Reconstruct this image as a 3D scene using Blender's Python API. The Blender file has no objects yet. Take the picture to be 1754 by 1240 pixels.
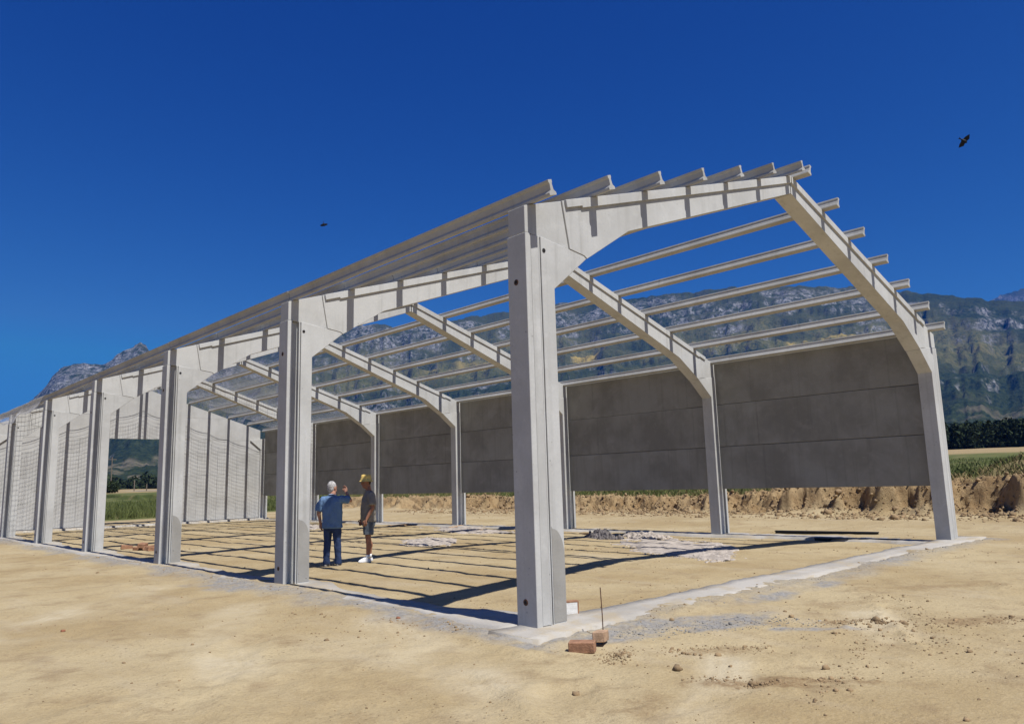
import bpy, bmesh, math, random
import numpy as np
from mathutils import Vector, Matrix

random.seed(7)
rng = np.random.default_rng(11)
scene = bpy.context.scene
COL = scene.collection

# ------------------------------------------------------------------ camera
CAM = Vector((-5.5965, -5.6775, 1.4505))
yaw, pitch, roll = 0.7551, 0.1581, -0.0282
fwd = Vector((math.sin(yaw)*math.cos(pitch), math.cos(yaw)*math.cos(pitch), math.sin(pitch)))
rgt = Vector((math.cos(yaw), -math.sin(yaw), 0))
upv = rgt.cross(fwd)
r2 = math.cos(roll)*rgt + math.sin(roll)*upv
u2 = -math.sin(roll)*rgt + math.cos(roll)*upv
cd = bpy.data.cameras.new('camera'); cam = bpy.data.objects.new('camera', cd); COL.objects.link(cam)
m3 = Matrix((r2, u2, -fwd)).transposed()
cam.matrix_world = Matrix.Translation(CAM) @ m3.to_4x4()
cd.sensor_width = 36; cd.lens = 36*1293.84/1754; cd.clip_start = 0.05; cd.clip_end = 30000
scene.camera = cam

# ------------------------------------------------------------------ world, sun, exposure
SUN_EL = math.radians(58.5)
w = bpy.data.worlds.new('World'); scene.world = w; w.use_nodes = True
nt = w.node_tree; nt.nodes.clear()
sky = nt.nodes.new('ShaderNodeTexSky'); sky.sky_type = 'NISHITA'; sky.sun_disc = False
sky.sun_elevation = SUN_EL; sky.sun_rotation = math.radians(180)
sky.altitude = 1200; sky.air_density = 1.0; sky.dust_density = 0.1; sky.ozone_density = 4.0
# clear dry mountain air: a deeper, more saturated blue than the default atmosphere
SKY = .055
sep = nt.nodes.new('ShaderNodeSeparateColor'); com = nt.nodes.new('ShaderNodeCombineColor')
nt.links.new(sky.outputs[0], sep.inputs[0])
for i, (p_, k_, mx) in enumerate(((2.05,4.7,.11),(1.75,3.05,.22),(.92,.99,.40))):
    a_ = nt.nodes.new('ShaderNodeMath'); a_.operation = 'MULTIPLY'; a_.inputs[1].default_value = SKY
    q_ = nt.nodes.new('ShaderNodeMath'); q_.operation = 'MINIMUM'; q_.inputs[1].default_value = mx
    b_ = nt.nodes.new('ShaderNodeMath'); b_.operation = 'POWER'; b_.inputs[1].default_value = p_
    c_ = nt.nodes.new('ShaderNodeMath'); c_.operation = 'MULTIPLY'; c_.inputs[1].default_value = k_/SKY
    nt.links.new(sep.outputs[i], a_.inputs[0]); nt.links.new(a_.outputs[0], q_.inputs[0]); nt.links.new(q_.outputs[0], b_.inputs[0]); nt.links.new(b_.outputs[0], c_.inputs[0]); nt.links.new(c_.outputs[0], com.inputs[i])
bg = nt.nodes.new('ShaderNodeBackground'); bg.inputs['Strength'].default_value = SKY
wo = nt.nodes.new('ShaderNodeOutputWorld')
nt.links.new(com.outputs[0], bg.inputs['Color'])
nt.links.new(bg.outputs[0], wo.inputs['Surface'])
sd = bpy.data.lights.new('sun', 'SUN'); sd.energy = 5.0; sd.angle = math.radians(0.53); sd.color = (1, .985, .955)
sun = bpy.data.objects.new('sun', sd); COL.objects.link(sun)
sdir = Vector((-0.003, math.cos(SUN_EL), -math.sin(SUN_EL))).normalized()
sun.rotation_euler = sdir.to_track_quat('-Z', 'Y').to_euler(); sun.location = (0, -20, 40)
scene.view_settings.view_transform = 'Standard'; scene.view_settings.look = 'None'
scene.view_settings.gamma = 1; scene.view_settings.use_curve_mapping = False
scene.view_settings.exposure = 0.32
scene.render.engine = 'CYCLES'
scene.cycles.max_bounces = 6; scene.cycles.volume_bounces = 0
scene.cycles.use_denoising = True

# ------------------------------------------------------------------ helpers
class MB:
    def __init__(s): s.v = []; s.f = []
    def add(s, vs, fs):
        o = len(s.v); s.v += [tuple(v) for v in vs]; s.f += [tuple(i+o for i in f) for f in fs]; return s
    def box(s, x0, x1, y0, y1, z0, z1):
        return s.add([(x0,y0,z0),(x1,y0,z0),(x1,y1,z0),(x0,y1,z0),(x0,y0,z1),(x1,y0,z1),(x1,y1,z1),(x0,y1,z1)],
                     [(0,3,2,1),(4,5,6,7),(0,1,5,4),(1,2,6,5),(2,3,7,6),(3,0,4,7)])
    def prism_y(s, poly, y0, y1):            # poly of (x,z), anticlockwise seen from -y
        n = len(poly)
        a = sum(poly[i][0]*poly[(i+1)%n][1]-poly[(i+1)%n][0]*poly[i][1] for i in range(n))
        if a < 0: poly = poly[::-1]
        vs = [(x,y0,z) for x,z in poly]+[(x,y1,z) for x,z in poly]
        fs = [tuple(range(n)), tuple(range(2*n-1,n-1,-1))]
        fs += [(i, i+n, (i+1)%n+n, (i+1)%n) for i in range(n)]
        return s.add(vs, fs)
    def prism_z(s, poly, z0, z1):
        n = len(poly)
        a = sum(poly[i][0]*poly[(i+1)%n][1]-poly[(i+1)%n][0]*poly[i][1] for i in range(n))
        if a < 0: poly = poly[::-1]
        vs = [(x,y,z0) for x,y in poly]+[(x,y,z1) for x,y in poly]
        fs = [tuple(range(n-1,-1,-1)), tuple(range(n,2*n))]
        fs += [(i,(i+1)%n,(i+1)%n+n,i+n) for i in range(n)]
        return s.add(vs, fs)
    def tube(s, pts, rad, n=8, flat=None, cap=True):
        pts = [Vector(p) for p in pts]; k = len(pts)
        if not hasattr(rad, '__len__'): rad = [rad]*k
        t0 = (pts[1]-pts[0]).normalized()
        ref = Vector((0,0,1)) if abs(t0.z) < .9 else Vector((0,1,0))
        vs = []
        a = t0.cross(ref).normalized()
        for i,p in enumerate(pts):
            t = (pts[min(i+1,k-1)]-pts[max(i-1,0)]).normalized()
            a = (a - t*a.dot(t)).normalized(); b = t.cross(a)
            ra, rb = rad[i] if hasattr(rad[i],'__len__') else (rad[i], rad[i])
            for j in range(n):
                q = 2*math.pi*j/n
                vs.append(p + a*math.cos(q)*ra + b*math.sin(q)*rb)
        fs = [(i*n+j, i*n+(j+1)%n, (i+1)*n+(j+1)%n, (i+1)*n+j) for i in range(k-1) for j in range(n)]
        if cap: fs += [tuple(range(n-1,-1,-1)), tuple(range((k-1)*n, k*n))]
        return s.add(vs, fs)
    def loft(s, rings, n=16):                # rings: (cx,cy,cz,rx,ry) horizontal ellipses
        vs = []
        for cx,cy,cz,rx,ry in rings:
            for j in range(n):
                q = 2*math.pi*j/n
                vs.append((cx+rx*math.cos(q), cy+ry*math.sin(q), cz))
        k = len(rings)
        fs = [(i*n+j, i*n+(j+1)%n, (i+1)*n+(j+1)%n, (i+1)*n+j) for i in range(k-1) for j in range(n)]
        fs += [tuple(range(n-1,-1,-1)), tuple(range((k-1)*n,k*n))]
        return s.add(vs, fs)
    def ball(s, c, r, n=10, m=7, rot=None):
        if not hasattr(r,'__len__'): r = (r,r,r)
        vs = []
        for i in range(1,m):
            th = math.pi*i/m
            for j in range(n):
                q = 2*math.pi*j/n
                v = Vector((math.sin(th)*math.cos(q)*r[0], math.sin(th)*math.sin(q)*r[1], math.cos(th)*r[2]))
                if rot: v = rot @ v
                vs.append(Vector(c)+v)
        top = Vector((0,0,r[2])); bot = Vector((0,0,-r[2]))
        if rot: top = rot@top; bot = rot@bot
        vs += [Vector(c)+top, Vector(c)+bot]
        T = len(vs)-2; B = T+1
        fs = [((i)*n+j, (i+1)*n+j, (i+1)*n+(j+1)%n, i*n+(j+1)%n) for i in range(m-2) for j in range(n)]
        fs += [(T, j, (j+1)%n) for j in range(n)] + [(B, (m-2)*n+(j+1)%n, (m-2)*n+j) for j in range(n)]
        return s.add(vs, fs)
    def mesh(s, name, mat=None, bevel=0, smooth=False):
        me = bpy.data.meshes.new(name); me.from_pydata(s.v, [], s.f)
        if bevel:
            bm = bmesh.new(); bm.from_mesh(me)
            es = [e for e in bm.edges if len(e.link_faces)==2 and e.calc_face_angle(0) > .5]
            bmesh.ops.bevel(bm, geom=es, offset=bevel, segments=1, affect='EDGES', profile=.5, clamp_overlap=True)
            bm.to_mesh(me); bm.free()
        if smooth: me.polygons.foreach_set('use_smooth', [True]*len(me.polygons))
        if mat: me.materials.append(mat)
        me.update(); return me
    def build(s, name, mat=None, parent=None, bevel=0, smooth=False, loc=None, rot=None):
        return link(name, s.mesh(name, mat, bevel, smooth), parent, loc, rot)

def link(name, me, parent=None, loc=None, rot=None):
    o = bpy.data.objects.new(name, me); COL.objects.link(o)
    if parent: o.parent = parent
    if loc: o.location = loc
    if rot: o.rotation_euler = rot
    return o
def tag(o, label=None, cat=None, group=None, kind=None):
    if label: o['label'] = label
    if cat: o['category'] = cat
    if group: o['group'] = group
    if kind: o['kind'] = kind
    return o
def empty(name, loc=(0,0,0), rz=0):
    o = bpy.data.objects.new(name, None); COL.objects.link(o); o.location = loc; o.rotation_euler = (0,0,rz); o.empty_display_size = .2
    return o
def np_mesh(name, V, F, mat=None, smooth=False, attrs=None):
    V = np.asarray(V, np.float32); F = np.asarray(F, np.int32); k = F.shape[1]
    me = bpy.data.meshes.new(name)
    me.vertices.add(len(V)); me.vertices.foreach_set('co', V.ravel())
    me.loops.add(F.size); me.loops.foreach_set('vertex_index', F.ravel())
    me.polygons.add(len(F)); me.polygons.foreach_set('loop_start', np.arange(0, F.size, k, dtype=np.int32))
    me.polygons.foreach_set('loop_total', np.full(len(F), k, np.int32))
    if smooth: me.polygons.foreach_set('use_smooth', np.ones(len(F), bool))
    for n, a in (attrs or {}).items():
        at = me.attributes.new(n, 'FLOAT', 'POINT'); at.data.foreach_set('value', np.asarray(a, np.float32).ravel())
    if mat: me.materials.append(mat)
    me.update(); me.validate(); return me
def grid_faces(nx, ny):
    i = np.arange(nx-1)[:,None]*ny + np.arange(ny-1)[None,:]
    return np.stack([i, i+ny, i+ny+1, i+1], -1).reshape(-1,4)

def _h(ix, iy, s):
    n = (ix.astype(np.int64)*374761393 + iy.astype(np.int64)*668265263 + s*1274126177) & 0xffffffff
    n = ((n ^ (n>>13))*1274126177) & 0xffffffff
    return ((n ^ (n>>16)) & 0xffff)/65535.0
def vnoise(x, y, s=0):
    x = np.asarray(x, float); y = np.asarray(y, float)
    ix = np.floor(x); iy = np.floor(y); fx = x-ix; fy = y-iy
    ix = ix.astype(np.int64); iy = iy.astype(np.int64)
    u = fx*fx*fx*(fx*(fx*6-15)+10); v = fy*fy*fy*(fy*(fy*6-15)+10)
    a = _h(ix,iy,s); b = _h(ix+1,iy,s); c = _h(ix,iy+1,s); d = _h(ix+1,iy+1,s)
    return (a*(1-u)+b*u)*(1-v)+(c*(1-u)+d*u)*v - .5
def fbm(x, y, s=0, o=4, g=.5):
    r = 0; a = 1; f = 1
    for k in range(o):
        r = r + a*vnoise(np.asarray(x)*f+k*17.3, np.asarray(y)*f-k*9.1, s+k); a *= g; f *= 2.03
    return r
def ridged(x, y, s=0, o=4):
    r = 0; a = 1; f = 1
    for k in range(o):
        r = r + a*(1-4*np.abs(vnoise(np.asarray(x)*f+k*7.7, np.asarray(y)*f+k*3.3, s+k))); a *= .5; f *= 2.1
    return r
def sstep(a, b, x):
    t = np.clip((np.asarray(x, float)-a)/(b-a), 0, 1); return t*t*(3-2*t)

# ------------------------------------------------------------------ materials
class NG:
    def __init__(s, name, rough=.85, spec=.3):
        s.m = bpy.data.materials.new(name); s.m.use_nodes = True; s.t = s.m.node_tree
        s.b = s.t.nodes['Principled BSDF']; s.b.inputs['Roughness'].default_value = rough
        s.b.inputs['Specular IOR Level'].default_value = spec
    def n(s, typ, **kw):
        nd = s.t.nodes.new(typ)
        for k, v in kw.items(): setattr(nd, k, v)
        return nd
    def l(s, a, b): s.t.links.new(a, b)
    def val(s, inp, v):
        if hasattr(v, 'is_linked') or isinstance(v, bpy.types.NodeSocket): s.l(v, inp)
        else: inp.default_value = v
    def coord(s, kind='Object', scale=(1,1,1), rnd=True):
        tc = s.n('ShaderNodeTexCoord'); mp = s.n('ShaderNodeMapping'); mp.inputs['Scale'].default_value = scale
        if rnd and kind == 'Object':
            oi = s.n('ShaderNodeObjectInfo'); mu = s.n('ShaderNodeMath', operation='MULTIPLY'); mu.inputs[1].default_value = 53.0
            s.l(oi.outputs['Random'], mu.inputs[0]); ad = s.n('ShaderNodeVectorMath', operation='ADD')
            s.l(tc.outputs[kind], ad.inputs[0]); s.l(mu.outputs[0], ad.inputs[1]); s.l(ad.outputs[0], mp.inputs['Vector'])
        else: s.l(tc.outputs[kind], mp.inputs['Vector'])
        return mp.outputs[0]
    def noise(s, vec, scale, detail=4, rough=.55, dist=0):
        nd = s.n('ShaderNodeTexNoise'); nd.inputs['Scale'].default_value = scale; nd.inputs['Detail'].default_value = detail
        nd.inputs['Roughness'].default_value = rough; nd.inputs['Distortion'].default_value = dist
        s.l(vec, nd.inputs['Vector']); return nd.outputs['Fac']
    def ramp(s, fac, a, b, lo=0., hi=1.):
        nd = s.n('ShaderNodeMapRange'); nd.interpolation_type = 'SMOOTHSTEP'
        nd.inputs['From Min'].default_value = a; nd.inputs['From Max'].default_value = b
        nd.inputs['To Min'].default_value = lo; nd.inputs['To Max'].default_value = hi
        s.l(fac, nd.inputs['Value']); return nd.outputs['Result']
    def math(s, op, a, b=0.):
        nd = s.n('ShaderNodeMath', operation=op); s.val(nd.inputs[0], a); s.val(nd.inputs[1], b); return nd.outputs[0]
    def mix(s, fac, a, b, blend='MIX'):
        nd = s.n('ShaderNodeMix', data_type='RGBA', blend_type=blend)
        s.val(nd.inputs[0], fac)
        for i, c in ((6,a),(7,b)):
            if isinstance(c, tuple): nd.inputs[i].default_value = (*c, 1) if len(c)==3 else c
            else: s.l(c, nd.inputs[i])
        return nd.outputs[2]
    def attr(s, name):
        nd = s.n('ShaderNodeAttribute'); nd.attribute_name = name; return nd.outputs['Fac']
    def color(s, c):
        if isinstance(c, tuple): s.b.inputs['Base Color'].default_value = (*c,1)
        else: s.l(c, s.b.inputs['Base Color'])
    def bump(s, h, strength=.4, dist=.02):
        nd = s.n('ShaderNodeBump'); nd.inputs['Strength'].default_value = strength; nd.inputs['Distance'].default_value = dist
        s.l(h, nd.inputs['Height']); s.l(nd.outputs[0], s.b.inputs['Normal'])

def concrete(name, base, streak=.12, blot=.12, pits=.35, rough=.9, dark=(.5,.48,.45), bump=.25):
    g = NG(name, rough, .2)
    v = g.coord(); vs = g.coord(scale=(5,5,.25))
    n1 = g.noise(v, .9, 5, .6); n2 = g.noise(vs, 1.6, 4, .6); n3 = g.noise(v, 38, 3, .6); n4 = g.noise(v, 5, 4, .65, .6)
    c = g.mix(g.ramp(n1, .35, .7, 0, blot*2.2), base, tuple(b*d for b, d in zip(base, dark)))
    c = g.mix(g.ramp(n2, .5, .78, 0, streak*2.2), c, tuple(b*d for b, d in zip(base, dark)))
    c = g.mix(g.ramp(n4, .50, .72, 0, .24), c, tuple(min(1, b*1.22) for b in base))
    c = g.mix(g.ramp(n3, .35, .75, 0, .26), c, tuple(b*.75 for b in base))
    vo = g.n('ShaderNodeTexVoronoi'); vo.inputs['Scale'].default_value = 11; g.l(v, vo.inputs['Vector'])
    pit = g.ramp(vo.outputs['Distance'], .06, .13, 1, 0)
    pit = g.math('MULTIPLY', pit, g.ramp(g.noise(v, 2.2, 2), .5, .65))
    c = g.mix(g.math('MULTIPLY', pit, pits), c, tuple(b*.35 for b in base))
    g.color(c)
    h = g.math('ADD', g.math('MULTIPLY', n4, .6), g.math('MULTIPLY', n3, .4))
    h = g.math('SUBTRACT', h, g.math('MULTIPLY', pit, .6))
    g.bump(h, bump, .01)
    return g.m
def pour_lines(m):
    g = NG.__new__(NG); g.m = m; g.t = m.node_tree; g.b = g.t.nodes['Principled BSDF']
    tc = g.n('ShaderNodeTexCoord'); sp = g.n('ShaderNodeSeparateXYZ'); g.l(tc.outputs['Object'], sp.inputs[0])
    oi = g.n('ShaderNodeObjectInfo'); w_ = g.noise(tc.outputs['Object'], 3, 3)
    y = g.math('ADD', sp.outputs['Y'], g.math('MULTIPLY', oi.outputs['Random'], .5))
    y = g.math('ADD', y, g.math('MULTIPLY', w_, .05))
    a = g.math('ABSOLUTE', g.math('SUBTRACT', y, 1.25)); b = g.math('ABSOLUTE', g.math('SUBTRACT', y, 4.75))
    k = g.ramp(g.math('MINIMUM', a, b), .008, .03, .16, 0)
    old = g.b.inputs['Base Color'].links[0].from_socket
    c = g.mix(k, old, (.11,.105,.095))
    li = g.noise(g.coord('Object', (1,.8,1.6)), .8, 3, .6, 1.0)
    c = g.mix(g.ramp(li, .56, .74, 0, .4), c, (.36,.35,.32))
    g.l(c, g.b.inputs['Base Color'])
def plain(name, col, rough=.8, var=.2, scale=8, bump=.2, spec=.3, metal=0):
    g = NG(name, rough, spec); v = g.coord(); n = g.noise(v, scale, 4)
    g.color(g.mix(g.ramp(n, .3, .72), tuple(c*(1-var) for c in col), tuple(min(1,c*(1+var)) for c in col)))
    g.b.inputs['Metallic'].default_value = metal
    g.bump(g.noise(v, scale*5, 3), bump, .01); return g.m

M = {}
M['precast'] = concrete('precast_concrete', (.51,.502,.475), .17, .17, .7)
M['purlin'] = concrete('purlin_concrete', (.43,.42,.39), .14, .2, .5)
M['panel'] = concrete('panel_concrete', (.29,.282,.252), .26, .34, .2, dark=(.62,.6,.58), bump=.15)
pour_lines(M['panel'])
M['end_panel'] = concrete('end_panel_concrete', (.48,.47,.445), .12, .16, .3)
M['patch'] = concrete('repair_mortar', (.335,.32,.29), .1, .2, .9, bump=.5)
M['strip'] = concrete('foundation_concrete', (.45,.415,.36), 0, .22, .7, bump=.6)
def dusted(m):
    g = NG.__new__(NG); g.m = m; g.t = m.node_tree; g.b = g.t.nodes['Principled BSDF']
    v = g.coord('Object', rnd=False); old = g.b.inputs['Base Color'].links[0].from_socket
    a = g.ramp(g.noise(v, 1.6, 5, .7), .47, .66, 0, .75); b = g.ramp(g.noise(v, 9, 4, .7), .55, .72, 0, .45)
    c = g.mix(a, old, (.40,.325,.215)); c = g.mix(b, c, (.27,.25,.22)); g.l(c, g.b.inputs['Base Color'])
dusted(M['strip'])
M['hole'] = plain('hole_dark', (.02,.018,.016), .9)
M['rust'] = plain('rust_steel', (.12,.06,.035), .7, .4, 30)
M['brick'] = plain('fired_clay', (.31,.165,.095), .85, .25, 14, .5)
M['brick_pale'] = plain('fired_clay_pale', (.40,.26,.16), .85, .25, 14, .5)
M['mortar_white'] = plain('white_mortar', (.72,.70,.66), .9, .1, 20, .5)
M['pipe'] = plain('black_pipe', (.03,.03,.032), .55, .3, 12)
M['wood'] = plain('raw_timber', (.42,.27,.15), .8, .3, 20)
M['gravel'] = plain('pale_gravel', (.39,.335,.28), .95, .3, 6, .6)
M['gravel_dark'] = plain('dark_gravel', (.16,.14,.13), .95, .35, 9, .7)
M['rope'] = plain('net_rope', (.16,.17,.2), .8)
M['net'] = plain('net_cord', (.42,.42,.44), .8)
M['clod'] = plain('earth_clod', (.27,.185,.10), .95, .3, 5, .6)
M['redclod'] = plain('red_clay_clod', (.27,.11,.06), .95, .3, 30, .6)
M['cement_crumb'] = plain('cement_crumb', (.24,.225,.2), .95, .35, 4, .6)
M['bark'] = plain('bark', (.09,.07,.05), .9, .3, 20)
M['post'] = plain('weathered_post', (.16,.13,.10), .9)
M['bird'] = plain('bird_plumage', (.012,.011,.012), .7)

# ------------------------------------------------------------------ dimensions of the hangar frame
L = 5.547; W = 12.8; D = .272; NF = 7; SLOPE = .318; ZB = 4.474; SL_A = math.atan(SLOPE)
YEND = 6*L

# ------------------------------------------------------------------ ground sheet
def foot(y): return 20.4 + .7*fbm(y*.22, 0*y, 31, 3) + .35*fbm(y*1.3, 0*y+4, 33, 2)
def ground_parts(x, y):
    x = np.asarray(x, float); y = np.asarray(y, float)
    inside = sstep(.15,.6,x)*sstep(12.9,12.3,x)*sstep(.05,.45,y)*sstep(YEND+.2,YEND-.3,y)
    r = np.hypot(x-CAM.x, y-CAM.y); az = np.degrees(np.arctan2(x-CAM.x, y-CAM.y))
    nearstrip = np.exp(-(np.minimum(np.abs(y+.38)+np.where((x<-.8)|(x>13.6),9,0), np.abs(x+.32)+np.where((y<-.6)|(y>YEND+.6),9,0))/.35)**2)
    z = -.045 - .065*inside + (.030+.022*fbm(x*1.1,y*1.1,13,2)+.03*fbm(x*7,y*7,14,3))*nearstrip
    z = z + .05*fbm(x*.12, y*.12, 3, 3) * (1-.6*inside) + .022*fbm(x*.9, y*.9, 5, 3) + .012*fbm(x*5, y*5, 8, 3)*(.6+2*np.clip(fbm(x*.4,y*.4,9,2)+.15,0,1))
    z = z + .014*np.clip(fbm(x*2.2+3, y*2.2, 61, 3)-.1, 0, 1)*(1-inside)*4*.5
    # apron rising gently towards the bank
    z = z + .12*sstep(14, 20, x)
    f = foot(y); d = x - f
    gul = np.clip(ridged(y*.55, x*.2, 41, 3), -1, 1.6)*.42 + .48*fbm(x*2.2, y*2.2, 43, 4)
    top_h = .56 + .46*sstep(10.5, 6.5, y) + .14*fbm(x*.3, y*.3, 44, 2)
    u_ = d + gul*sstep(-.5,.2,d)*sstep(2.6,1.2,d)
    bank = top_h*(.30*sstep(-.5,.9,u_) + .70*sstep(.35,.95,u_)) + .13*(ridged(x*2.3,y*2.3,49,3)-.6)*sstep(-.2,.4,d)*sstep(2.2,1.2,d)
    bank = bank + (.09*(ridged(x*5,y*5,50,4)-.5) + .07*fbm(x*12,y*12,54,2))*sstep(-.2,.4,d)*sstep(2.0,1.3,d)
    mound = .6*sstep(0,2.2,d-1.3)*sstep(7,3.0,d)*sstep(3.2,1.0,y)*sstep(-14,-4,y)*(1+.5*fbm(x*.8,y*.8,47,3))
    sl = .0098 + (.031-.0098)*sstep(20, 72, az)
    cap = np.minimum(r, 225)
    fieldE = bank + mound + sl*np.clip(cap-29, 0, None)*sstep(0,6,d)
    dn = y - 40
    fieldN = .25*sstep(0, 6, dn) + sl*1.15*np.clip(cap-52, 0, None)*sstep(0,20,dn)
    k = sstep(16, 21, x)
    z = z + np.where(x > f-.6, fieldE, 0)*1.0 + fieldN*(1-sstep(-1, 5, d))
    z = z - 12*sstep(228, 420, r)
    field = np.maximum(sstep(1.35, 2.2, d + .5*fbm(x*.8,y*.8,51,2)), sstep(0, 1.6, dn + 1.2*fbm(x*.3,y*.3,52,2)))
    bankm = sstep(-.3,.3,d)*(1-sstep(1.2,2.0,d))
    return z, field, bankm, inside
def track_disp(x, y):
    z = 0*x
    # tyre ruts: (x0,y0,x1,y1,bend,depth,width,tread)
    for x0,y0,x1,y1,bd,dp,wd,tr in ((-.3,1.9,-2.6,-3.4,.25,.022,.2,1),(-1.5,2.6,-4.2,-1.6,.3,.018,.2,1),
                              (.9,-2.2,-1.6,-2.5,-.2,.035,.11,0),(2.6,-2.4,-.6,-3.2,.15,.03,.13,0),(-1.4,5.5,-4.4,2.2,.2,.014,.22,1),
                              (-1.2,-1.5,-2.1,-2.6,.05,.03,.22,1),(4.2,-1.8,1.4,-3.4,.1,.03,.12,0)):
        dx, dy = x1-x0, y1-y0; ln = math.hypot(dx,dy); t = ((x-x0)*dx+(y-y0)*dy)/ln**2
        off = ((x-x0)*dy-(y-y0)*dx)/ln - bd*4*t*(1-t) + .06*fbm(t*9, 0*t+x0, 71, 2)
        e = sstep(-.02,.08,t)*sstep(1.02,.9,t)
        prof = -dp*np.exp(-(off/wd)**4) + dp*.7*np.exp(-((np.abs(off)-wd*1.35)/(wd*.4))**2)
        if tr: prof = prof + .008*np.sin((t*ln/.09 + np.abs(off)*14))*np.exp(-(off/wd)**4)
        else: prof = prof*.5 + dp*1.0*np.exp(-((off-wd*1.3)/(wd*.6))**2)*np.clip(fbm(x*9,y*9,73,3)+.05,-.2,1)*2.6
        z = z + e*prof*(.15+1.0*np.clip(vnoise(x*1.3,y*1.3,74)+.4,0,1))
    return z
def gz(x, y):
    x = np.atleast_1d(np.asarray(x, float)); y = np.atleast_1d(np.asarray(y, float))
    return ground_parts(x, y)[0] + track_disp(x, y)
def g1(x, y): return float(gz(x, y)[0])

def graded(segs):
    out = [segs[0][0]]
    for a, b, s in segs:
        n = max(1, int(round((b-a)/s))); out += list(a + (b-a)*np.arange(1, n+1)/n)
    return out
def grow(start, end, step, k=1.12):
    o = []; x = start
    while abs(x-start) < abs(end-start):
        x += step; step *= k; o.append(x)
    return o
xs = sorted(grow(-6, -900, -.1, 1.1))+graded([(-6,3.2,.042),(3.2,8,.09),(8,13.5,.13),(13.5,19.3,.2),(19.3,23.4,.055),(23.4,28,.3)])
xs = np.array(list(xs)+grow(28, 900, .35, 1.1))
ys = sorted(grow(-5.2, -400, -.1, 1.12))+graded([(-5.2,1.0,.042),(1.0,20,.075),(20,34,.14),(34,46,.3)])
ys = np.array(list(ys)+grow(46, 1100, .35, 1.1))
GX, GY = np.meshgrid(xs, ys, indexing='ij')
gzv, fld, bnk, ins = ground_parts(GX, GY); gzv = gzv + track_disp(GX, GY)
# cement spillage along the strip
dst = np.minimum(np.where((GX>-.6)&(GX<13.4), np.abs(GY+.38), 9), np.where((GY>-.4)&(GY<YEND), np.abs(GX+.30), 9))
nz = fbm(GX*1.1, GY*1.1, 81, 3)
cem = sstep(.42, .0, dst - .35*nz - .05)*(.55+.45*sstep(-.2,.3,fbm(GX*.5,GY*.5,83,2)))
for cx, cy, rx, ry, a in ((1.25,-.95,1.1,.33,-.5),(1.25,-1.3,.5,.16,-.6),(1.7,-2.0,.5,.12,-.75),(3.4,-.75,.9,.25,-.1),(4.8,-.8,.6,.2,0),(-.45,.7,.25,.9,0),(-.55,6.2,.45,1.2,0),(.3,-.75,.7,.3,-.2),(-.1,.05,.6,.6,0)):
    ca, sa = math.cos(a), math.sin(a); u = ((GX-cx)*ca+(GY-cy)*sa)/rx; v = (-(GX-cx)*sa+(GY-cy)*ca)/ry
    cem = np.maximum(cem, sstep(1.15,.45,np.hypot(u,v)+.6*fbm(GX*3,GY*3,85,3)))
gb = NG('site_earth', .95, .1)
gc = gb.coord('Object', rnd=False)
na = gb.noise(gc, .35, 5, .6); nb = gb.noise(gc, 2.2, 5, .65); nc = gb.noise(gc, 22, 4, .7); nd_ = gb.noise(gb.coord('Object', (1.2,.28,1), False), 1.1, 4, .6)
c = gb.mix(gb.ramp(na, .35, .65), (.350,.260,.135), (.440,.350,.203))
c = gb.mix(gb.ramp(nb, .50, .72, 0, .6), c, (.25,.175,.095))
fs_ = gb.noise(gc, 60, 3, .75); c = gb.mix(gb.ramp(fs_, .54, .74, 0, .55), c, (.18,.125,.07)); n14 = gb.noise(gb.coord('Object',(1,.6,1),False), 14, 4, .7); c = gb.mix(gb.ramp(n14, .56, .72, 0, .3), c, (.21,.145,.08)); c = gb.mix(gb.ramp(fs_, .46, .3, 0, .35), c, (.45,.375,.265))
c = gb.mix(gb.ramp(nd_, .52, .74, 0, .45), c, (.43,.355,.24))
c = gb.mix(gb.ramp(nc, .5, .8, 0, .5), c, (.21,.145,.08))
vo = gb.n('ShaderNodeTexVoronoi'); vo.inputs['Scale'].default_value = 16; gb.l(gc, vo.inputs['Vector'])
peb = gb.math('MULTIPLY', gb.ramp(vo.outputs['Distance'], .12, .2, 1, 0), gb.ramp(gb.noise(gc, 1.3, 3), .5, .66))
c = gb.mix(gb.math('MULTIPLY', peb, .55), c, (.17,.115,.07))
c = gb.mix(gb.math('MULTIPLY', gb.math('MULTIPLY', gb.attr('dust'), 1.0), gb.ramp(gb.noise(gc, 3, 4, .7), .3, .6, .35, 1)), c, (.50,.42,.28))
c = gb.mix(gb.math('MULTIPLY', gb.attr('disturbed'), gb.ramp(nc, .3, .6, .25, .8)), c, (.20,.125,.062))
# bank earth
bk = gb.attr('bank')
c = gb.mix(gb.math('MULTIPLY', bk, .75), c, gb.mix(gb.ramp(nb, .35, .65), (.27,.165,.078), (.38,.265,.14)))
# cement dust
cm = gb.attr('cement')
cmn = gb.math('MULTIPLY', cm, gb.ramp(gb.noise(gc, 6, 4, .7), .3, .6, .35, 1))
c = gb.mix(cmn, c, gb.mix(gb.ramp(nc, .3, .75), (.31,.29,.262), (.19,.18,.165)))
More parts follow.
